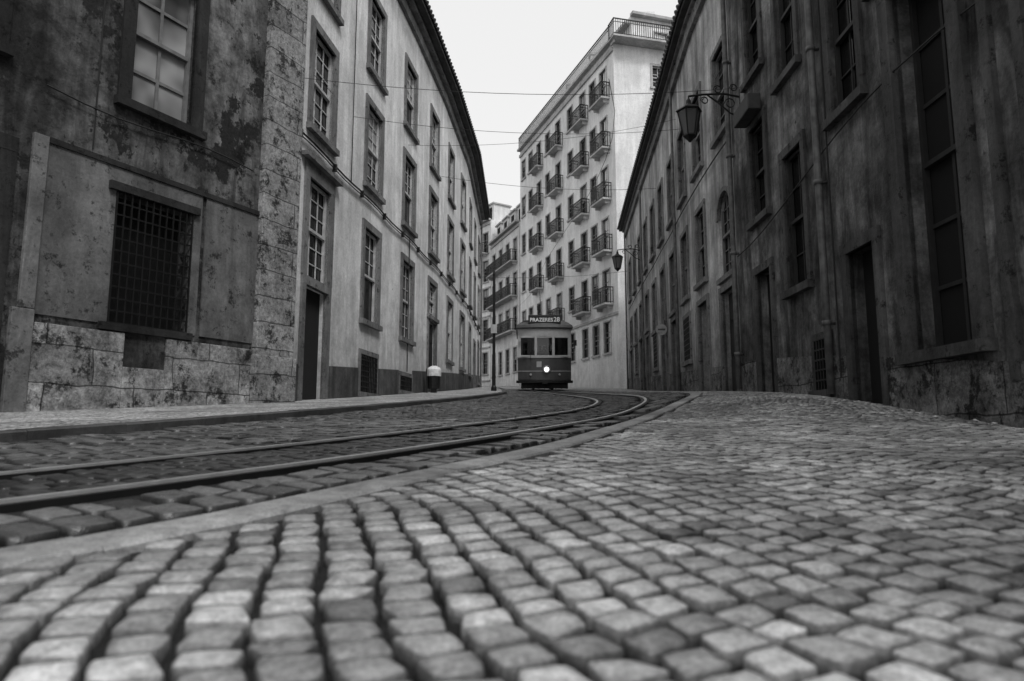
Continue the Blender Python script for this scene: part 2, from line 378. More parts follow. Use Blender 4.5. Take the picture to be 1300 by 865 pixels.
# ---------------- light building, left
lb=empty('four_storey_townhouse')
f=Facade(lb,[(-4.33,12.75),(-3.2,21.5),(-2.7,26.0),(-2.2,32.5),(-2.05,42.5)],-1,-1,13.75,M['left'],M['stoneL'],M['sash'],D=9)
P=f.P
skips=[]
for k in range(9):
    u=1.42+3.4*k; g=f.gz(u)
    if u>f.L-1: break
    a,b=u-.56,u+.56
    r=random.random
    f.sashwin(a,b,9.95,12.05,pane='blind' if r()<.15 else None,opened=r()<.2)
    f.sashwin(a,b,6.75,8.95,pane='blind' if r()<.15 else None,opened=r()<.2 and k>0)
    if k in (0,3,7):
        f.door(a,b,g-.1,3.38 if k==0 else g+2.55,w=.18,dep=.14,dark=(k!=3)); skips.append((a-.19,b+.19))
        if k==0: f.sashwin(a,b,3.56,5.65,surr=False); f.surround(a,b,3.56,5.65,.2,.05,sill=False,top=.12)
        elif k==3: f.sashwin(a,b,g+2.75,5.65)
    else:
        f.sashwin(a,b,3.2,5.6,pane='blind' if r()<.2 else None,opened=(k==1))
        if k in(1,2):
            zt_=2.32 if k==1 else 2.05
            f.grille(a-.05,b+.05,g+.14,zt_,w=.12,du=.12,dz=.13); skips.append((a-.22,b+.22))
f.plinth(.78,.035,M['plinthL'],skip=skips)
f.eave(.55,.24)
f.S.box(P,1.42-.95,1.42+.95,-.02,.16,5.97,6.06)
f.build()
mb=MB()
pts=[];u=.3
while u<f.L-.4:
    pts.append(P(u,.07,6.36+.03*math.sin(u*1.7)));u+=.6
mb.tube(pts,.022,5); mb.tube([(x,y,z-.08) for x,y,z in pts],.014,5)
for k in range(0,len(pts),3): mb.box(W,pts[k][0]-.06,pts[k][0]+.03,pts[k][1]-.03,pts[k][1]+.03,pts[k][2]-.12,pts[k][2]+.05)
mb.tube([P(3.1,.06,z) for z in (6.36,9.4,13.4)],.014,5); mb.tube([P(8.2,.06,z) for z in (2.2,6.36)],.018,5)
mb.obj('facade_cables',M['cable'],lb)
mb=MB(); mb.tube([P(f.L-.3,.12,z) for z in (2.6,13.7)],.06,8); mb.obj('downpipe',M['pipe'],lb)

# ---------------- right near building
rb=empty('dark_stone_townhouse')
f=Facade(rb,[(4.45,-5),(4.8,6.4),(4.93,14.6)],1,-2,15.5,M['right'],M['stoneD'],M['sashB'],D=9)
uy=f.uy;P=f.P
f.sashwin(uy(6.95),uy(8.05),1.35,5.9,nu=2,nz=6,w=.22,dep=.3,t=.08,pane='void',bar=.05)
f.door(uy(8.85),uy(9.6),.5,2.95,w=.16,dep=.2,dark=True)
f.sashwin(uy(8.95),uy(9.75),5.1,7.4,nu=2,nz=4,w=.16)
f.grille(uy(10.35),uy(10.85),1.05,1.85,w=.1)
f.sashwin(uy(10.95),uy(11.75),2.85,5.25,nu=2,nz=4,w=.15)
f.sashwin(uy(10.95),uy(11.75),6.7,9.1,nu=2,nz=4,w=.15)
f.door(uy(12.6),uy(13.4),.8,3.5,w=.15,dep=.2,dark=True)
f.sashwin(uy(12.6),uy(13.4),4.6,6.5,nu=2,nz=4,w=.15)
f.sashwin(uy(12.6),uy(13.4),7.6,9.8,nu=2,nz=4,w=.15)
f.sashwin(uy(4.2),uy(5.4),1.6,5.9,nu=2,nz=6,w=.22,dep=.3,t=.08,pane='void',bar=.05)
f.sashwin(uy(1.4),uy(2.6),1.4,5.9,nu=2,nz=6,w=.22,dep=.3,t=.08,pane='void',bar=.05)
f.sashwin(uy(7.0),uy(8.0),8.2,11,nu=2,nz=4,w=.2,dep=.2)
f.band(6.2,.14,.1,0,uy(8.6))
for yy in (5.9,6.35): f.S.box(P,uy(yy),uy(yy)+.14,-.02,.06,.9,6.2)
f.plinth(.62,.045,M['rplinth'],skip=[(uy(8.85)-.17,uy(9.6)+.17),(uy(12.6)-.16,uy(13.4)+.16),(uy(10.35)-.11,uy(10.85)+.11)])
f.build()
mb=MB()
for yy,top in ((10.15,15.4),(14.45,15.4)):
    u=uy(yy); mb.tube([P(u,.12,z) for z in (zgf(4.9,yy)+.05,3,6,9,12,top)],.055,10)
    for z in (2,4.2,6.4,8.6,10.8): mb.tube([P(u,.12,z),P(u,.12,z+.07)],.072,10); mb.box(P,u-.02,u+.02,0,.12,z+.01,z+.05)
mb.obj('downpipes',M['pipe'],rb,smooth=True)
mb=MB(); mb.box(P,uy(12.55),uy(13.45),.06,.32,6.62,6.95); mb.obj('shutter_box',M['awning'],rb,bevel=.02)
mb=MB(); pts=[P(uy(4+.8*k),.05,4.25+.5*math.sin(k*.35)+.03*k) for k in range(14)]; mb.tube(pts,.012,5)
mb.tube([P(uy(9.95),.05,z) for z in (1.2,4.6,9)],.014,5); mb.obj('wall_cables',M['cable'],rb)

# ---------------- right far building
rf=empty('terraced_townhouse')
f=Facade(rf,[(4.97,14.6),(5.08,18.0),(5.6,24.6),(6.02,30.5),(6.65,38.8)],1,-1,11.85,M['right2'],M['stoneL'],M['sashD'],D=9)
uy=f.uy;P=f.P
f.sashwin(.35,1.45,4.0,6.0,nu=3,nz=6,w=.0,surr=False); f.archfill(.35,1.45,6.0); f.S.box(P,.25,1.55,-.03,.09,3.88,4.0)
skips=[]
u=.9;k=0
while u<f.L-1:
    g=f.gz(u); a,b=u-.48,u+.48; r=random.random
    f.sashwin(a,b,7.45,9.55,nu=2,nz=4,w=.14,pane='blind' if r()<.15 else None)
    if k>0: f.sashwin(a,b,4.35 if u<14 else 4.75,6.3,nu=2,nz=4,w=.14,pane='blind' if r()<.15 else None)
    if k%3!=2: f.door(a-.04,b+.04,g-.1,g+2.35,w=.14,dep=.2,dark=(k%2==1)); skips.append((a-.19,b+.19))
    else: f.grille(a,b,g+.9,g+2.2,w=.12); 
    u+=2.35;k+=1
f.plinth(.6,.035,M['rplinth'],skip=skips)
f.eave(.38,.2,ov=.1)
f.build()
mb=MB()
for u in (6.8,15.9,f.L-.4):
    q=f.gz(u); mb.tube([P(u,.1,z) for z in (q,5,8,11.8)],.05,8)
mb.obj('downpipes',M['pipe'],rf,smooth=True)
mb=MB(); mb.tube([P(.3+.7*k,.06,7.0+.02*math.sin(k)) for k in range(33)],.018,5); mb.obj('wall_cables',M['cable'],rf)
mb=MB()
for u in (5,13,20): mb.box(P,u,u+.9,-3.4,-2.6,12.5,14.9); mb.box(P,u-.06,u+.96,-3.46,-2.54,14.9,15.05)
mb.obj('chimneys',M['right2'],rf)

# ---------------- tall apartment building
tb=empty('tall_apartment_building')
H=25.7
f=Facade(tb,[(6.65,42.0),(.75,60.0)],1,0,H,M['tall'],M['stoneW'],M['sashD'],D=10,tag='_street')
P=f.P
lev=[22.2,18.75,15.3,11.85,8.4,4.9]
cols=[(1.6,1),(3.3,0),(5.0,1),(7.3,0),(9.7,1),(12.0,0),(14.0,1),(16.1,0),(17.9,0)]
for u,bal in cols:
    for i,z in enumerate(lev):
        r=random.random()
        if i<5:
            if bal:
                f.casement(u-.48,u+.48,z,z+2.3,w=.1,dep=.16,pane='blind' if r<.2 else None); f.balcony(u-.95,u+.95,z-.002,.62,1.0,db=.14,r=.016)
            else: f.casement(u-.46,u+.46,z+.6,z+2.3,w=.1,dep=.12,pane='blind' if r<.2 else None)
        else: f.casement(u-.46,u+.46,z+.4,z+2.4,w=.1,dep=.15)
for z in (25.1,): f.band(z,.25,.12)
f.band(7.6,.15,.1); f.band(H,.16,.32)
f.rail([(0.2,.2),(f.L-.2,.2)],H+.16,1.0,.16,.016)
f.build()
f2=Facade(tb,[(15.6,44.2),(6.65,42.0)],1,0,H,M['tall'],M['stoneW'],M['sash'],D=6,tag='_end')
for u in (f2.L-3.2,f2.L-6.5):
    for z in lev[:6]:
        f2.casement(u-.45,u+.45,z+.7,z+2.2,w=.16,dep=.22,t=.05)
f2.band(H+.004,.16,.34,0,f2.L+.3); f2.balcony(2.0,f2.L+.35,H+.02,.95,1.05,db=.15,r=.018)
f2.build()
f3=Facade(tb,[(14.6,46.4),(8.3,44.6),],1,H-.5,29.2,M['tall'],M['stoneW'],M['sashD'],D=7,tag='_penthouse_end')
for u in (2.,4.2): f3.casement(u-.5,u+.5,26.1,28.3,w=.1)
f3.band(29.2,.2,.4); f3.build()
f4=Facade(tb,[(8.3,44.62),(3.2,60.0)],1,H-.5,28.6,M['tall'],M['stoneW'],M['sashD'],D=6,tag='_penthouse_street')
for k in range(6): f4.casement(1.2+2.4*k,2.2+2.4*k,26.1,28.1,w=.1)
f4.band(28.6,.2,.45); f4.build()
mb=MB()
for x,y in ((9.5,47.5),(6.5,53),(5,58)): mb.box(W,x,x+1.1,y,y+.7,28.4,31.2); mb.box(W,x-.08,x+1.18,y-.08,y+.78,31.2,31.4)
mb.obj('chimneys',M['tall'],tb)

# ---------------- far buildings on the bend
def farb(name,poly,side,H,levels,cols,mat,bal=True,dorm=True):
    e=empty(name); f=Facade(e,poly,side,1,H,mat,M['stoneW'],M['sashD'],D=9)
    n=cols; P=f.P
    for k in range(n):
        u=f.L*(k+.5)/n
        for i,z in enumerate(levels):
            f.casement(u-.5,u+.5,z,z+2.2,w=.12,dep=.16,pane='blind' if random.random()<.2 else None)
        if dorm:
            f.Wl.box(P,u-.75,u+.75,-2.6,-.5,H-.02,H+1.9); f.S.box(P,u-.9,u+.9,-2.7,-.35,H+1.902,H+2.05)
            f.V.box(P,u-.4,u+.4,-.52,-.47,H+.35,H+1.6)
    if bal:
        for z in levels[:-1]: f.balcony(.5,f.L-.5,z-.002,.7,1.,db=.16,r=.018)
    else:
        f.balcony(.5,f.L-.5,levels[0]-.002,.7,1.,db=.16,r=.018)
        for z in levels[1:]: f.band(z-.75,.14,.1)
    f.band(H-.4,.2,.12); f.band(H+.002,.18,.38)
    f.R.box(P,.2,f.L-.2,-8,-1.2,H+.2,H+1.6)
    f.build(); return f
farb('balconied_rowhouse',[(.65,60.25),(-2.15,68.5)],1,19.2,[15.7,12.5,9.3,5.6],4,M['far'])
farb('pale_rowhouse',[(-2.2,68.7),(-7.5,76.5)],1,22.0,[18.6,15.6,12.6,9.4,6.0],5,M['tall'],bal=False)
farb('corner_rowhouse',[(-2.6,43.4),(-8.5,53)],-1,11,[8.0,5.0],3,M['far'],bal=False,dorm=False)

# ------------------------------------------------------------ ground & road sheets
def asphalt(name,v,sc=30,rough=.7,b=.5,var=.45):
    t=NT(name); a=t.noise((1,1,1),sc,4,.8); c=t.noise((1,1,1),1.3,5,.65); d=t.noise((1,1,1),120,2,.8)
    x=t.math('MULTIPLY',t.rng(a,.3,.7,1-var,1+var),v); x=t.math('MULTIPLY',x,t.rng(c,.36,.64,.5,1.4)); x=t.math('MULTIPLY',x,t.rng(d,.3,.7,.7,1.3))
    t.col(x); t.rough(t.rng(c,.3,.7,rough-.15,rough+.1)); t.bump(a,b,.012); return t.m
def settsheet(name,v,sc):
    t=NT(name); vo=t.n.new('ShaderNodeTexVoronoi'); vo.feature='DISTANCE_TO_EDGE'; vo.inputs['Scale'].default_value=sc; vo.inputs['Randomness'].default_value=.55
    t.link(t.mapv((1,1,.0)),vo.inputs['Vector'])
    v2=t.n.new('ShaderNodeTexVoronoi'); v2.inputs['Scale'].default_value=sc; v2.inputs['Randomness'].default_value=.55; t.link(t.mapv((1,1,.0)),v2.inputs['Vector'])
    bw=t.n.new('ShaderNodeRGBToBW'); t.link(v2.outputs['Color'],bw.inputs[0])
    e=t.rng(vo.outputs['Distance'],.02,.12,0,1); c=t.noise((1,1,1),1.1,5,.7)
    x=t.math('MULTIPLY',t.rng(bw.outputs[0],.1,.9,.6,1.35),v); x=t.math('MULTIPLY',x,t.rng(c,.36,.64,.55,1.3)); x=t.math('MULTIPLY',x,t.math('ADD',t.math('MULTIPLY',e,.85),.15))
    t.col(x); t.rough(.5); t.bump(e,.8,.012); return t.m
M['earth']=asphalt('mortar_dirt',.010,25,.95)
M['rsett']=settsheet('road_setts_far',.26,7)
M['psett']=settsheet('pavement_setts_far',.38,9)
M['mosaic']=settsheet('pavement_mosaic',.50,15)
M['kerb']=asphalt('kerb_stone',.27,12,.65,.5,.4)
M['kerbL']=asphalt('kerb_stone_dark',.06,12,.6,.4,.3)

xs=np.concatenate([np.linspace(-250,-16,14),np.linspace(-14,14,57),np.linspace(16,250,14)]); ys=np.concatenate([np.linspace(-120,-8,12),np.linspace(-6,80,173),np.linspace(84,400,16)])
X,Y=np.meshgrid(xs,ys); Z=zg(X,Y)-.07
nv=len(xs); vs=np.stack([X.ravel(),Y.ravel(),Z.ravel()],1).tolist()
fs=[(j*nv+i,j*nv+i+1,(j+1)*nv+i+1,(j+1)*nv+i) for j in range(len(ys)-1) for i in range(nv-1)]
me=bpy.data.meshes.new('ground'); me.from_pydata(vs,[],fs); me.materials.append(M['earth']); o=bpy.data.objects.new('ground',me); scene.collection.objects.link(o)

def sheet(name,fl,fr,y0,y1,zo,mat,nx=14,dy=.3):
    yy=np.arange(y0,y1+dy,dy); V=[];Fc=[]
    for y in yy:
        a=float(fl(y)); b=float(fr(y))
        for i in range(nx+1):
            x=a+(b-a)*i/nx; V.append((x,y,zgf(x,y)+zo))
    w=nx+1
    for j in range(len(yy)-1):
        for i in range(nx): Fc.append((j*w+i,j*w+i+1,(j+1)*w+i+1,(j+1)*w+i))
    mb=MB(); mb.add(V,Fc); return mb.obj(name,mat,smooth=True)
sheet('road_bed',lambda y:LKx(y)+.0,lambda y:Kx(y)-.0,-3.5,31,-.03,M['earth'])
sheet('road',lambda y:LKx(y)+.0,lambda y:Kx(y)-.0,31,58,-.008,M['rsett'])
sheet('pavement_bed',lambda y:Kx(y)+.0,lambda y:9.,-3.5,31,-.034,M['earth'],24)
sheet('pavement',lambda y:Kx(y)+.05,lambda y:12.,31,62,-.004,M['psett'],20)
sheet('mosaic_pavement',lambda y:-14.,lambda y:LKx(y)-.16,-3.5,58,.058,M['mosaic'],24)
def ribbon(name,C,o0,o1,zo,mat,zs=-.15,parent=None):
    A=offs(C,o0);B=offs(C,o1); mb=MB(); V=[]
    for a,b in zip(A,B):
        za=zgf(a.x,a.y); zb_=zgf(b.x,b.y)
        V+=[(a.x,a.y,za+zs),(a.x,a.y,za+zo),(b.x,b.y,zb_+zo),(b.x,b.y,zb_+zs)]
    Fc=[]
    for i in range(len(A)-1):
        for k in range(3): Fc.append((i*4+k,i*4+k+1,(i+1)*4+k+1,(i+1)*4+k))
    mb.add(V,Fc); return mb.obj(name,mat,parent)
tr=empty('tram_track')
rail=simple('rail_steel',.75,.34,.7,.12,9); railw=simple('rail_web',.010,.6,.3)
for nm,o in (('rail_a',0.0),('rail_b',-.90)):
    ribbon(nm+'_head',R1,o-.02,o+.02,.014,rail,parent=tr)
    s_=1 if o<-.5 else -1
    ribbon(nm+'_groove',R1,min(o+s_*.022,o+s_*.065),max(o+s_*.022,o+s_*.065),.0005,railw,parent=tr)
    ribbon(nm+'_guard',R1,min(o+s_*.067,o+s_*.08),max(o+s_*.067,o+s_*.08),.007,railw,parent=tr)
    ribbon(nm+'_joint',R1,min(o-s_*.022,o-s_*.055),max(o-s_*.022,o-s_*.055),.0005,railw,parent=tr)
def kerb(name,C,o0,o1,zo,mat,ln=.9):
    d=[0]
    for a,b in zip(C,C[1:]): d.append(d[-1]+(b-a).length)
    d=np.array(d); A=offs(C,o0);B=offs(C,o1)
    ax=np.array([p.x for p in A]);ay=np.array([p.y for p in A]);bx=np.array([p.x for p in B]);by=np.array([p.y for p in B])
    mb=MB(); s=0
    while s<d[-1]-ln:
        l=ln*random.uniform(.8,1.2); ss=np.linspace(s+.002,s+l-.002,5); V=[]; dz=random.uniform(-.003,.003)
        for t in ss:
            a=(np.interp(t,d,ax),np.interp(t,d,ay)); b=(np.interp(t,d,bx),np.interp(t,d,by))
            za,zb_=zgf(*a)+dz,zgf(*b)+dz
            e=.012
            V+=[(a[0],a[1],za-.2),(a[0],a[1],za+zo-e),(a[0]+(b[0]-a[0])*.07,a[1]+(b[1]-a[1])*.07,za+zo),(b[0]+(a[0]-b[0])*.07,b[1]+(a[1]-b[1])*.07,zb_+zo),(b[0],b[1],zb_+zo-e),(b[0],b[1],zb_-.2)]
        Fc=[(i*6+k,i*6+k+1,(i+1)*6+k+1,(i+1)*6+k) for i in range(4) for k in range(5)]+[tuple(range(6)),tuple(24+k for k in range(6))]
        mb.add(V,Fc); s+=l
    return mb.obj(name,mat)
kerb('flush_kerb',K,-.10,.10,.002,M['kerb'],1.6)
kerb('raised_kerb',LK,-.17,.0,.07,M['kerbL'],.9)

# ------------------------------------------------------------ setts (one mesh each)
def setts(name,inside,pu,pv,theta,x0,x1,y0,y1,mat,fill=.93,hj=.0022,warp=.0,lod=((3.4,8),(8,6),(99,4)),seed=1,tilt=.014,irr=1.):
    r=np.random.default_rng(seed)
    c,s=math.cos(theta),math.sin(theta)
    R=max(x1-x0,y1-y0)
    I=np.arange(-int(R/pu)-3,int(R/pu)+4); J=np.arange(-int(R/pv)-3,int(R/pv)+4)
    cx,cy=(x0+x1)/2,(y0+y1)/2
    ii,jj=np.meshgrid(I,J); ii=ii.ravel();jj=jj.ravel()
    off=r.uniform(0,1,len(I)); o=off[ii-I[0]]
    # cumulative irregular stone lengths along every course: neighbours share boundaries
    nI,nJ=len(I),len(J)
    bnd=r.normal(0,.10*irr,(nJ+1,nI))*pv
    b0=bnd[jj-J[0],ii-I[0]]; b1=bnd[jj-J[0]+1,ii-I[0]]
    v=(jj+o)*pv+(b0+b1)/2; hv=(pv+(b1-b0))/2*fill*r.uniform(.93,1.03,len(ii))
    u=ii*pu+r.normal(0,.0035,len(ii)); hu=np.full(len(ii),pu/2)*fill*r.uniform(.93,1.05,len(ii))
    def warpf(u,v):
        U=u+warp*(np.sin(v*1.1+.7)+.5*np.sin(v*2.7)+.10*np.sin(v*7.1+u*2)+.25*np.sin(u*1.3+v*.4))
        V=v+warp*(np.sin(u*1.25)+.6*np.sin(u*2.9+1)+.10*np.sin(u*6.3+v*2))
        return U,V
    def world(u,v):
        U,V=warpf(u,v); return cx+c*U-s*V, cy+s*U+c*V
    wx,wy=world(u,v)
    keep=(wx>x0)&(wx<x1)&(wy>y0)&(wy<y1)&inside(wx,wy)
    u,v,hu,hv,wx,wy=[q[keep] for q in (u,v,hu,hv,wx,wy)]
    n=len(u); rot=r.normal(0,.05,n); dz=r.normal(0,hj,n); tx=r.normal(0,tilt,n); ty=r.normal(0,tilt,n); shade=np.clip(r.normal(.5,.25,n),0,1)
    dist=np.hypot(wx,wy)
    VV=[];FF=[];SS=[];EE=[];base=0;prev=0
    for dmax,g in lod:
        m=(dist>=prev)&(dist<dmax); prev=dmax
        if not m.any(): continue
        pr={8:([-1,-.955,-.84,-.4,.4,.84,.955,1]),6:([-1,-.94,-.76,.76,.94,1]),4:([-1,-.86,.86,1])}[g]
        S,T=np.meshgrid(pr,pr); S=S.ravel();T=T.ravel()
        rad=(np.abs(S)**7+np.abs(T)**7)**(1/7)
        pull=np.where(rad>1,1/rad**1.1,1.)
        pull=np.where((np.abs(S)>.8)&(np.abs(T)>.8),pull*.945,pull)
        mx=np.maximum(np.abs(S),np.abs(T))
        hz=.0014*(1-mx**2)-.0055*sstep(mx,.72,.955)-.036*sstep(mx,.95,1.0)
        edge=1-.62*sstep(mx,.78,.955)-.30*sstep(mx,.95,1.0)  # colour factor: each stone gets darker towards its rim and flanks
        k=m.sum()
        a=(S*pull)[None,:]*hu[m][:,None]; b=(T*pull)[None,:]*hv[m][:,None]
        sh=r.normal(0,.10,(k,1)); tp=r.normal(0,.08,(k,1)); tq=r.normal(0,.08,(k,1))
        a2=a*(1+tp*T[None,:])+sh*b; b2=b*(1+tq*S[None,:])
        # wobbly outline
        w1=r.uniform(0,6.28,(k,1)); w2=r.uniform(0,6.28,(k,1))
        a2=a2+.035*hu[m][:,None]*np.sin(T[None,:]*2.6+w1)*np.abs(S)[None,:]; b2=b2+.035*hv[m][:,None]*np.sin(S[None,:]*2.6+w2)*np.abs(T)[None,:]
        cr=np.cos(rot[m])[:,None]; sr=np.sin(rot[m])[:,None]
        U=u[m][:,None]+a2*cr-b2*sr; V=v[m][:,None]+a2*sr+b2*cr
        X,Y=world(U,V)
        nz=r.normal(0,.0009,X.shape)
        Zz=zg(X,Y)+hz[None,:]+dz[m][:,None]+tx[m][:,None]*a+ty[m][:,None]*b+nz
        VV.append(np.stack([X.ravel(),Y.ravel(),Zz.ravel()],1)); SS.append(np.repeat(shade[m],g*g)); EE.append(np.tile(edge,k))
        q=np.array([(j*g+i,j*g+i+1,(j+1)*g+i+1,(j+1)*g+i) for j in range(g-1) for i in range(g-1)])
        FF.append((q[None,:,:]+(np.arange(k)*g*g)[:,None,None]+base).reshape(-1,4)); base+=k*g*g
    V=np.concatenate(VV);Fa=np.concatenate(FF);Sd=np.concatenate(SS);Ed=np.concatenate(EE)
    me=bpy.data.meshes.new(name)
    me.vertices.add(len(V)); me.vertices.foreach_set('co',V.ravel())
    me.loops.add(Fa.size); me.loops.foreach_set('vertex_index',Fa.ravel().astype(np.int32))
    me.polygons.add(len(Fa)); me.polygons.foreach_set('loop_start',np.arange(0,Fa.size,4,dtype=np.int32))
    me.polygons.foreach_set('use_smooth',np.ones(len(Fa),bool))
    at=me.attributes.new('shade','FLOAT','POINT'); at.data.foreach_set('value',Sd.astype(np.float32))
    at=me.attributes.new('edge_tone','FLOAT','POINT'); at.data.foreach_set('value',Ed.astype(np.float32))
    me.update(calc_edges=True); me.validate()
    me.materials.append(mat); ob_=bpy.data.objects.new(name,me); scene.collection.objects.link(ob_)
    return ob_
def settmat(name,v,var,rough):
    t=NT(name); a=t.n.new('ShaderNodeAttribute'); a.attribute_name='shade'; e=t.n.new('ShaderNodeAttribute'); e.attribute_name='edge_tone'
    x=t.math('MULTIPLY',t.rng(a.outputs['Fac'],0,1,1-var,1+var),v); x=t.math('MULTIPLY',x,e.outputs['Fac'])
    f1=t.noise((1,1,1),24,4,.8); f2=t.noise((1,1,1),130,2,.8); big=t.noise((1,1,1),.9,3,.6)
    x=t.math('MULTIPLY',x,t.rng(f1,.34,.66,.5,1.35)); x=t.math('MULTIPLY',x,t.rng(f2,.3,.7,.7,1.25)); x=t.math('MULTIPLY',x,t.rng(big,.36,.64,.55,1.2))
    t.col(x); t.rough(t.rng(f1,.3,.7,rough+.12,rough-.12)); t.bump(f1,.7,.006); return t.m
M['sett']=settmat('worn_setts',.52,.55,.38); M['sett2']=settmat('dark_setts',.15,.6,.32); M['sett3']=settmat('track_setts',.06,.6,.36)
def wallx(y): return np.interp(y,[-5,6.4,14.6,18,24.6,30.5,38],[4.45,4.8,4.93,5.08,5.6,6.0,6.5])
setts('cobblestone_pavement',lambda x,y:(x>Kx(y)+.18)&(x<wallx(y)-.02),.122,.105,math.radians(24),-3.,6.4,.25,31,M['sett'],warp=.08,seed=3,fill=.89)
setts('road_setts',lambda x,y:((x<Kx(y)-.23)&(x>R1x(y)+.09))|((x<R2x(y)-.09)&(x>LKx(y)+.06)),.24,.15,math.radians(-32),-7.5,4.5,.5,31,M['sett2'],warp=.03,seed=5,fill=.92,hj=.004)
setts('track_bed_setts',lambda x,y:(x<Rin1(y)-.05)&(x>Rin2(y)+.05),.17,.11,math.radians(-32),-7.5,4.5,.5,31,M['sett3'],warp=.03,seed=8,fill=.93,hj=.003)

# ------------------------------------------------------------ tram
tm=empty('vintage_tram')
paint=simple('tram_paint_dark',.075,.3,0,.12); paint2=simple('tram_paint_light',.42,.4,0,.1); dark=simple('tram_underframe',.010,.6); roofm=simple('tram_roof',.07,.55)
tg=NT('tram_glass'); tg.n.remove(tg.b); mx=tg.n.new('ShaderNodeMixShader'); tp_=tg.n.new('ShaderNodeBsdfTransparent'); gl=tg.n.new('ShaderNodeBsdfGlossy'); gl.inputs['Roughness'].default_value=.05; mx.inputs[0].default_value=.08
tp_.inputs[0].default_value=(.5,.5,.5,1)
tg.link(tp_.outputs[0],mx.inputs[1]); tg.link(gl.outputs[0],mx.inputs[2]); tg.link(mx.outputs[0],tg.n['Material Output'].inputs[0])
Lr=8.2; hw=1.19
def plan(o=0.,sc=1.):
    pts=[]; w=(hw+o)*sc
    for k in range(13):
        a=-1+2*k/12; pts.append((w*a,-o+.34*abs(a)**2.6+(1-sc)*.9))
    pts.append((w,Lr-.4)) 
    for k in range(13):
        a=1-2*k/12; pts.append((w*a,Lr+o-.34*abs(a)**2.6-(1-sc)*.9))
    pts.append((-w,.4)); return pts
def loft(mb,rings,cap0=True,cap1=True):
    n=len(rings[0][0]); V=[(x,y,z) for pl,z in rings for x,y in pl]
    Fc=[(i*n+k,i*n+(k+1)%n,(i+1)*n+(k+1)%n,(i+1)*n+k) for i in range(len(rings)-1) for k in range(n)]
    if cap0: Fc.append(tuple(range(n)))
    if cap1: Fc.append(tuple((len(rings)-1)*n+k for k in range(n)))
    mb.add(V,Fc)
mb=MB(); loft(mb,[(plan(-.03),.42),(plan(0),.5),(plan(0),1.42),(plan(.0),1.46)]); mb.obj('lower_body',paint,tm)
mb=MB(); loft(mb,[(plan(.03),1.46),(plan(.03),1.52)]); loft(mb,[(plan(.015),.86),(plan(.015),.89)],False,False); loft(mb,[(plan(.0),2.42),(plan(.01),2.76)])
fx=lambda x:.34*abs(x/hw)**2.6
for x,w in ((-1.12,.07),(-.39,.055),(.39,.055),(1.12,.07)):
    mb.box(W,x-w,x+w,fx(x)-.0,fx(x)+.09,1.5,2.44); mb.box(W,x-w,x+w,Lr-fx(x)-.09,Lr-fx(x),1.5,2.44)
for k in range(8):
    y=.42+(Lr-.84)*k/7
    for sx in(-1,1): mb.box(W,sx*hw-.05*(sx+1)+.0,sx*hw+.05*(1-sx),y-.05,y+.05,1.5,2.44)
for a,b in ((-1.05,-.45),(-.33,.33),(.45,1.05)):
    y=min(fx(a),fx(b)) if a*b>0 else 0
    for z in (1.52,2.36): mb.box(W,a,b,y+.015,y+.15,z,z+.06)
mb.obj('window_pillars',paint2,tm)
mb=MB(); loft(mb,[(plan(-.045),1.5),(plan(-.045),2.44)],False,False); mb.obj('glazing',tg.m,tm)
mb=MB(); loft(mb,[(plan(.06),2.76),(plan(.1),2.82),(plan(.06),2.93),(plan(-.02,.92),3.06),(plan(-.02,.74),3.16),(plan(0,.4),3.2)]); mb.obj('roof',roofm,tm,smooth=False)
mb=MB(); mb.box(W,-.72,.72,.04,.42,2.96,3.38); mb.obj('destination_box',dark,tm,bevel=.03)
mb=MB(); mb.box(W,-.5,.5,2.2,6.0,3.16,3.34); mb.obj('roof_vent',roofm,tm,bevel=.04)
sgm=simple('sign_text',.85,.5)
for nm,bd,sz,lx in (('destination_text','PRAZERES',.23,-.14),('route_number','28',.28,.54)):
    tc=bpy.data.curves.new(nm,'FONT'); tc.body=bd; tc.size=sz; tc.align_x='CENTER'; tc.extrude=.003; tc.offset=.004; tc.materials.append(sgm)
    to=bpy.data.objects.new(nm,tc); to.location=(lx,.032,3.08); to.rotation_euler=(math.pi/2,0,0); scene.collection.objects.link(to); to.parent=tm
def ydisc(mb,x,z,prof,n=20):
    V=[(x+r*math.cos(2*math.pi*k/n),y,z+r*math.sin(2*math.pi*k/n)) for r,y in prof for k in range(n)]
    Fc=[(i*n+k,i*n+(k+1)%n,(i+1)*n+(k+1)%n,(i+1)*n+k) for i in range(len(prof)-1) for k in range(n)]+[tuple(range(n)),tuple((len(prof)-1)*n+k for k in range(n))]
    mb.add(V,Fc)
mb=MB(); ydisc(mb,0.08,.95,[(.18,.03),(.18,-.06),(.15,-.09),(.10,-.07)]); mb.obj('headlight_housing',simple('chrome',.3,.35,.6),tm,smooth=False)
he=NT('headlight_lens'); he.b.inputs['Emission Color'].default_value=(1,1,1,1); he.b.inputs['Emission Strength'].default_value=1.8
mb=MB(); ydisc(mb,0.08,.95,[(.115,-.07),(.085,-.095),(.03,-.105)]); mb.obj('headlight_lens',he.m,tm)
mb=MB()
for sx in (-.62,.66): ydisc(mb,sx,.72,[(.05,.12),(.05,-.0),(.04,-.02)],12)
mb.box(W,-.36,-.14,-.012,.03,1.05,1.3)
mb.obj('marker_lamps',paint2,tm)
mb=MB(); loft(mb,[(plan(.07),.34),(plan(.08),.46)]); mb.box(W,-.35,.35,-.2,-.02,.36,.5); mb.box(W,-.12,.12,-.3,-.1,.3,.44)
mb.box(W,-1.05,1.05,.35,.42,.1,.34)
for k in range(9): mb.box(W,-1.0+.25*k-.02,-1.0+.25*k+.02,.28,.34,.08,.36)
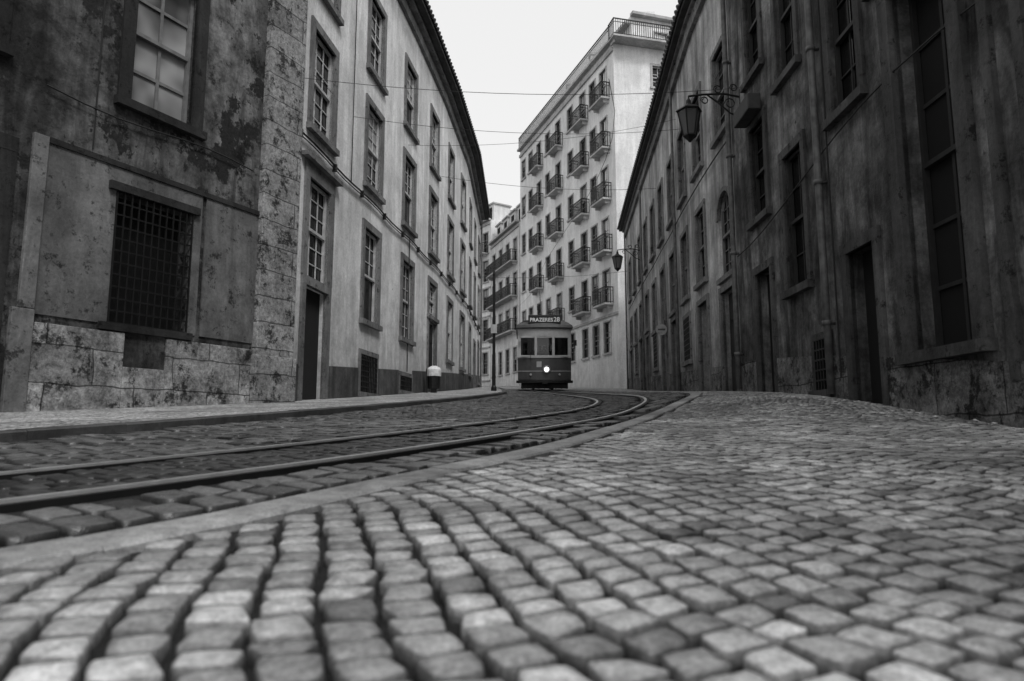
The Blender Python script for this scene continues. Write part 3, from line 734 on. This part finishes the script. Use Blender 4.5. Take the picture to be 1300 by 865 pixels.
mb.box(W,-.85,.85,1.2,Lr-1.2,.2,.42)
mb.obj('bumper_and_lifeguard',dark,tm,bevel=.01)
mb=MB()
for y in (2.7,5.3):
    for sx in (-.45,.45):
        n=18;V=[];
        for xx in (sx-.05,sx+.05):
            V+=[(xx,y+.33*math.cos(2*math.pi*k/n),.34+.33*math.sin(2*math.pi*k/n)) for k in range(n)]
        mb.add(V,[(k,(k+1)%n,n+(k+1)%n,n+k) for k in range(n)]+[tuple(range(n)),tuple(range(n,2*n))])
mb.obj('wheels',dark,tm)
mb=MB(); mb.tube([(0,4.2,3.2),(0,4.2,3.5),(0,5.4,4.1),(0,8.4,5.62)],[.05,.04,.025,.02],6); mb.tube([(-.3,3.6,3.35),(.3,3.6,3.35)],.05,6); mb.tube([(-.25,.32,3.3),(-.25,.32,3.6)],.03,6); mb.tube([(-.25,.32,3.6),(-.25,.32,3.8)],.07,8); mb.obj('trolley_pole',dark,tm)
mb=MB()
for k in range(5):
    for sx in(-1,1): mb.box(W,sx*.75-.38,sx*.75+.38,1.8+k*1.1,1.9+k*1.1,1.42,1.9)
mb.box(W,-1.1,1.1,1.4,1.46,1.4,1.75); mb.box(W,-1.12,-.45,1.42,1.47,1.75,2.7); mb.box(W,.45,1.12,1.42,1.47,1.75,2.7)
mb.obj('seats_and_bulkhead',dark,tm)
mb=MB()
mb.tube([(-.62,.02,1.3),(-.62,-.06,1.75),(-.62,.0,2.1)],.012,5); mb.tube([(1.28,.2,1.6),(1.34,.05,1.9),(1.34,.05,2.2)],.015,5); mb.box(W,1.28,1.42,.0,.03,2.0,2.25)
mb.obj('mirror_and_wiper',dark,tm)
vv=[(0,.75,1.0),(0,.75,1.25),(0,.74,1.52),(0,.74,1.66),(0,.73,1.84),(.2,.74,1.5),(.27,.62,1.25),(.16,.4,1.3),(-.2,.74,1.5),(-.27,.62,1.25),(-.16,.4,1.3),(.1,.6,.95),(-.1,.6,.95)]
ee=[(0,1),(1,2),(2,3),(3,4),(2,5),(5,6),(6,7),(2,8),(8,9),(9,10),(0,11),(0,12)]
rr=[.15,.15,.15,.055,.1,.07,.05,.04,.07,.05,.04,.09,.09]
me=bpy.data.meshes.new('driver'); me.from_pydata([(x+.0,y,z+.2) for x,y,z in vv],ee,[]); dob=bpy.data.objects.new('driver',me); scene.collection.objects.link(dob); dob.parent=tm
sk=dob.modifiers.new('skin','SKIN')
if not me.skin_vertices: 
    bm=bmesh.new(); bm.from_mesh(me); bm.verts.layers.skin.verify(); bm.to_mesh(me); bm.free()
for i,r_ in enumerate(rr): me.skin_vertices[0].data[i].radius=(r_,r_*.85)
me.skin_vertices[0].data[0].use_root=True
sb=dob.modifiers.new('sub','SUBSURF'); sb.levels=1; sb.render_levels=1
me.materials.append(simple('driver_clothes',.12,.8))
tm.location=(1.45,30.2,zgf(1.45,30.2)+.012); tm.rotation_euler=(math.atan(.07),0,math.radians(-.8))

# ------------------------------------------------------------ street lanterns
lglass=NT('lantern_glass'); lglass.b.inputs['Roughness'].default_value=.15; lglass.b.inputs['Base Color'].default_value=(.12,.12,.12,1); lglass.b.inputs['Alpha'].default_value=.8
def lantern(wallpt,dirx,diry,arm=.95,s=1.):
    e=empty('wall_street_lantern',wallpt); mb=MB(); n=Vector((dirx,diry,0)).normalized()
    q=lambda a,z:(n.x*a*s,n.y*a*s,z*s)
    mb.tube([q(0,-.35),q(0,.25)],.03,6)
    mb.tube([q(0,.1),q(.3,.16),q(.7,.14),q(arm,.1)],.022,6)
    mb.tube([q(0,-.3),q(.2,-.22),q(.42,-.02),q(.62,.13)],.018,6)
    for c0,c1,r in ((.2,-.03,.11),(.42,.24,.09),(.12,.28,.08),(.68,.02,.08)):
        mb.tube([q(c0+r*(1-t*.05)*math.cos(t*.75),c1+r*(1-t*.05)*math.sin(t*.75)) for t in range(11)],.014,5)
    mb.tube([q(arm,.1),q(arm,.0)],.018,6)
    cx,cy=n.x*arm*s,n.y*arm*s
    mb.lathe(cx,cy,[(.02,.06*s),(.05,.02*s),(.06,-.05*s),(.1,-.09*s),(.23*s,-.17*s),(.25*s,-.2*s),(.23*s,-.21*s)],6)
    mb.lathe(cx,cy,[(.12*s,-.66*s),(.13*s,-.69*s),(.07*s,-.74*s),(.02,-.8*s)],6)
    for k in range(6):
        a=2*math.pi*k/6; mb.tube([(cx+.215*s*math.cos(a),cy+.215*s*math.sin(a),-.2*s),(cx+.12*s*math.cos(a),cy+.12*s*math.sin(a),-.67*s)],.015,4)
    mb.obj('bracket_and_frame',M['iron'],e)
    mb=MB(); mb.lathe(cx,cy,[(.205*s,-.215*s),(.115*s,-.665*s)],6); mb.obj('glass',lglass.m,e)
    mb=MB(); mb.lathe(cx,cy,[(.02,-.25*s),(.05,-.32*s),(.05,-.42*s),(.02,-.48*s)],8); mb.obj('bulb',simple('bulb',.7,.3),e)
    return e
lantern((4.93,13.95,7.45),-1,-.03,.98,1.15)
lantern((6.08,31.6,8.75),-1,-.07,.95,1.15)

# ------------------------------------------------------------ pole, bin, sign, litter, wires
e=empty('traction_pole',(-.72,27.0,zgf(-.72,27)+.05)); mb=MB()
mb.lathe(0,0,[(.11,0),(.11,.15),(.075,.22),(.07,1.0),(.06,1.05),(.05,4.7),(.06,4.72),(.04,4.85),(.01,4.95)],12); mb.obj('shaft',M['iron'],e,smooth=False)
mb=MB(); mb.box(W,-.12,.12,-.12,-.07,2.3,2.65); mb.obj('notice_plate',simple('plate',.4),e)
e=empty('litter_bin',(-2.62,22.9,zgf(-2.62,22.9)+.058)); mb=MB()
mb.lathe(0,0,[(.17,.12),(.2,.14),(.22,.55),(.22,.56)],14); mb.obj('body',M['iron'],e)
mb=MB(); mb.lathe(0,0,[(.235,.55),(.24,.6),(.24,.78),(.2,.84),(.08,.9)],14); mb.obj('lid',simple('bin_lid',.7,.4),e)
mb=MB(); mb.box(W,-.27,-.2,-.04,.04,0,.8); mb.box(W,-.1,.1,-.1,.1,0,.13); mb.obj('post',M['iron'],e)
e=empty('traffic_sign',(5.35,24.2,0)); mb=MB(); z0=zgf(5.35,24.2)
mb.tube([(0,0,z0),(0,0,z0+2.3)],.025,8); mb.obj('post',M['pipe'],e)
mb=MB(); ydisc(mb,0,z0+2.2,[(.2,.0),(.2,-.03),(.19,-.032)],24); mb.obj('plate',simple('sign_white',.35,.4),e)
mb=MB(); mb.box(W,-.13,.13,-.04,-.034,z0+2.17,z0+2.23); mb.obj('symbol',simple('sign_dark',.08,.4),e)
mb=MB()
for x,y,sz in ((4.55,6.75,.06),(4.62,6.6,.035),(4.5,7.3,.03),(4.45,6.2,.025),(4.66,9.2,.03),(2.1,6.2,.012)):
    g=zgf(x,y)+.006; V=[]
    for k in range(7):
        a=2*math.pi*k/7; rr_=sz*random.uniform(.6,1.2); V.append((x+rr_*math.cos(a),y+rr_*math.sin(a),g+random.uniform(0,.5)*sz))
    V.append((x,y,g+sz*.7)); mb.add(V,[(k,(k+1)%7,7) for k in range(7)])
mb.obj('litter_scraps',simple('crumpled_paper',.6,.8))

mb=MB()
def sag(a,b,s,r=.009,n=14):
    a=Vector(a);b=Vector(b); mb.tube([a.lerp(b,k/n)-Vector((0,0,s*4*(k/n)*(1-k/n))) for k in range(n+1)],r,5)
cw=offs(R1,-.45)
pts=[(p.x,p.y,zgf(p.x,p.y)+5.75) for p in cw[::6] if p.y>10]
mb.tube(pts,.006,5)
sag((-4.3,13.1,7.55),(4.93,13.9,7.75),.25,.006); sag((-2.75,25.5,10.2),(5.75,26,9.9),.25,.008)
sag((-4.2,13.6,7.9),(-2.3,31,10.9),.25,.006); sag((-2.1,36,8.6),(6.35,36.4,9),.2); sag((-3.9,16,8.1),(5.1,18.6,9.0),.3,.006)
sag((5.0,15.2,9.0),(7.0,43,14.5),.8,.008); sag((-6.2,9.0,8.6),(-3.4,20,8.6),.4,.006); sag((-3.3,20.7,9.4),(5.3,21,10.4),.3,.006)
mb.obj('tram_overhead_wires',M['cable'])

# ------------------------------------------------------------ sky, sun, camera
w=bpy.data.worlds.new('World'); scene.world=w; w.use_nodes=True; nt=w.node_tree; bg=nt.nodes['Background']
sky=nt.nodes.new('ShaderNodeTexSky'); sky.sky_type='NISHITA'; sky.sun_disc=False; el,az=math.radians(52),math.radians(148)
sky.sun_elevation=el; sky.sun_rotation=az; sky.dust_density=4; sky.air_density=1.2
hs=nt.nodes.new('ShaderNodeHueSaturation'); hs.inputs['Saturation'].default_value=0; nt.links.new(sky.outputs[0],hs.inputs['Color'])
mixn=nt.nodes.new('ShaderNodeMix'); mixn.data_type='RGBA'; mixn.inputs[0].default_value=.72; nt.links.new(hs.outputs[0],mixn.inputs[6]); mixn.inputs[7].default_value=(8.2,8.2,8.2,1)
nt.links.new(mixn.outputs[2],bg.inputs[0]); bg.inputs[1].default_value=.13
sd=bpy.data.lights.new('sun','SUN'); sd.energy=1.5; sd.angle=math.radians(14); sd.color=(1,1,1); so=bpy.data.objects.new('sun',sd); scene.collection.objects.link(so)
dv=Vector((math.sin(az)*math.cos(el),math.cos(az)*math.cos(el),math.sin(el))); so.rotation_euler=dv.to_track_quat('Z','Y').to_euler(); so.location=(0,0,40)
cd=bpy.data.cameras.new('camera'); cd.lens=24; cd.sensor_width=36; cd.clip_end=1000; cd.clip_start=.02
cam=bpy.data.objects.new('camera',cd); cam.location=(0,0,.45); cam.rotation_euler=(math.radians(90+7.4),0,0); scene.collection.objects.link(cam); scene.camera=cam
cd.dof.use_dof=True; cd.dof.focus_distance=20; cd.dof.aperture_fstop=2.4
scene.view_settings.view_transform='Standard'; scene.view_settings.look='None'; scene.view_settings.exposure=0
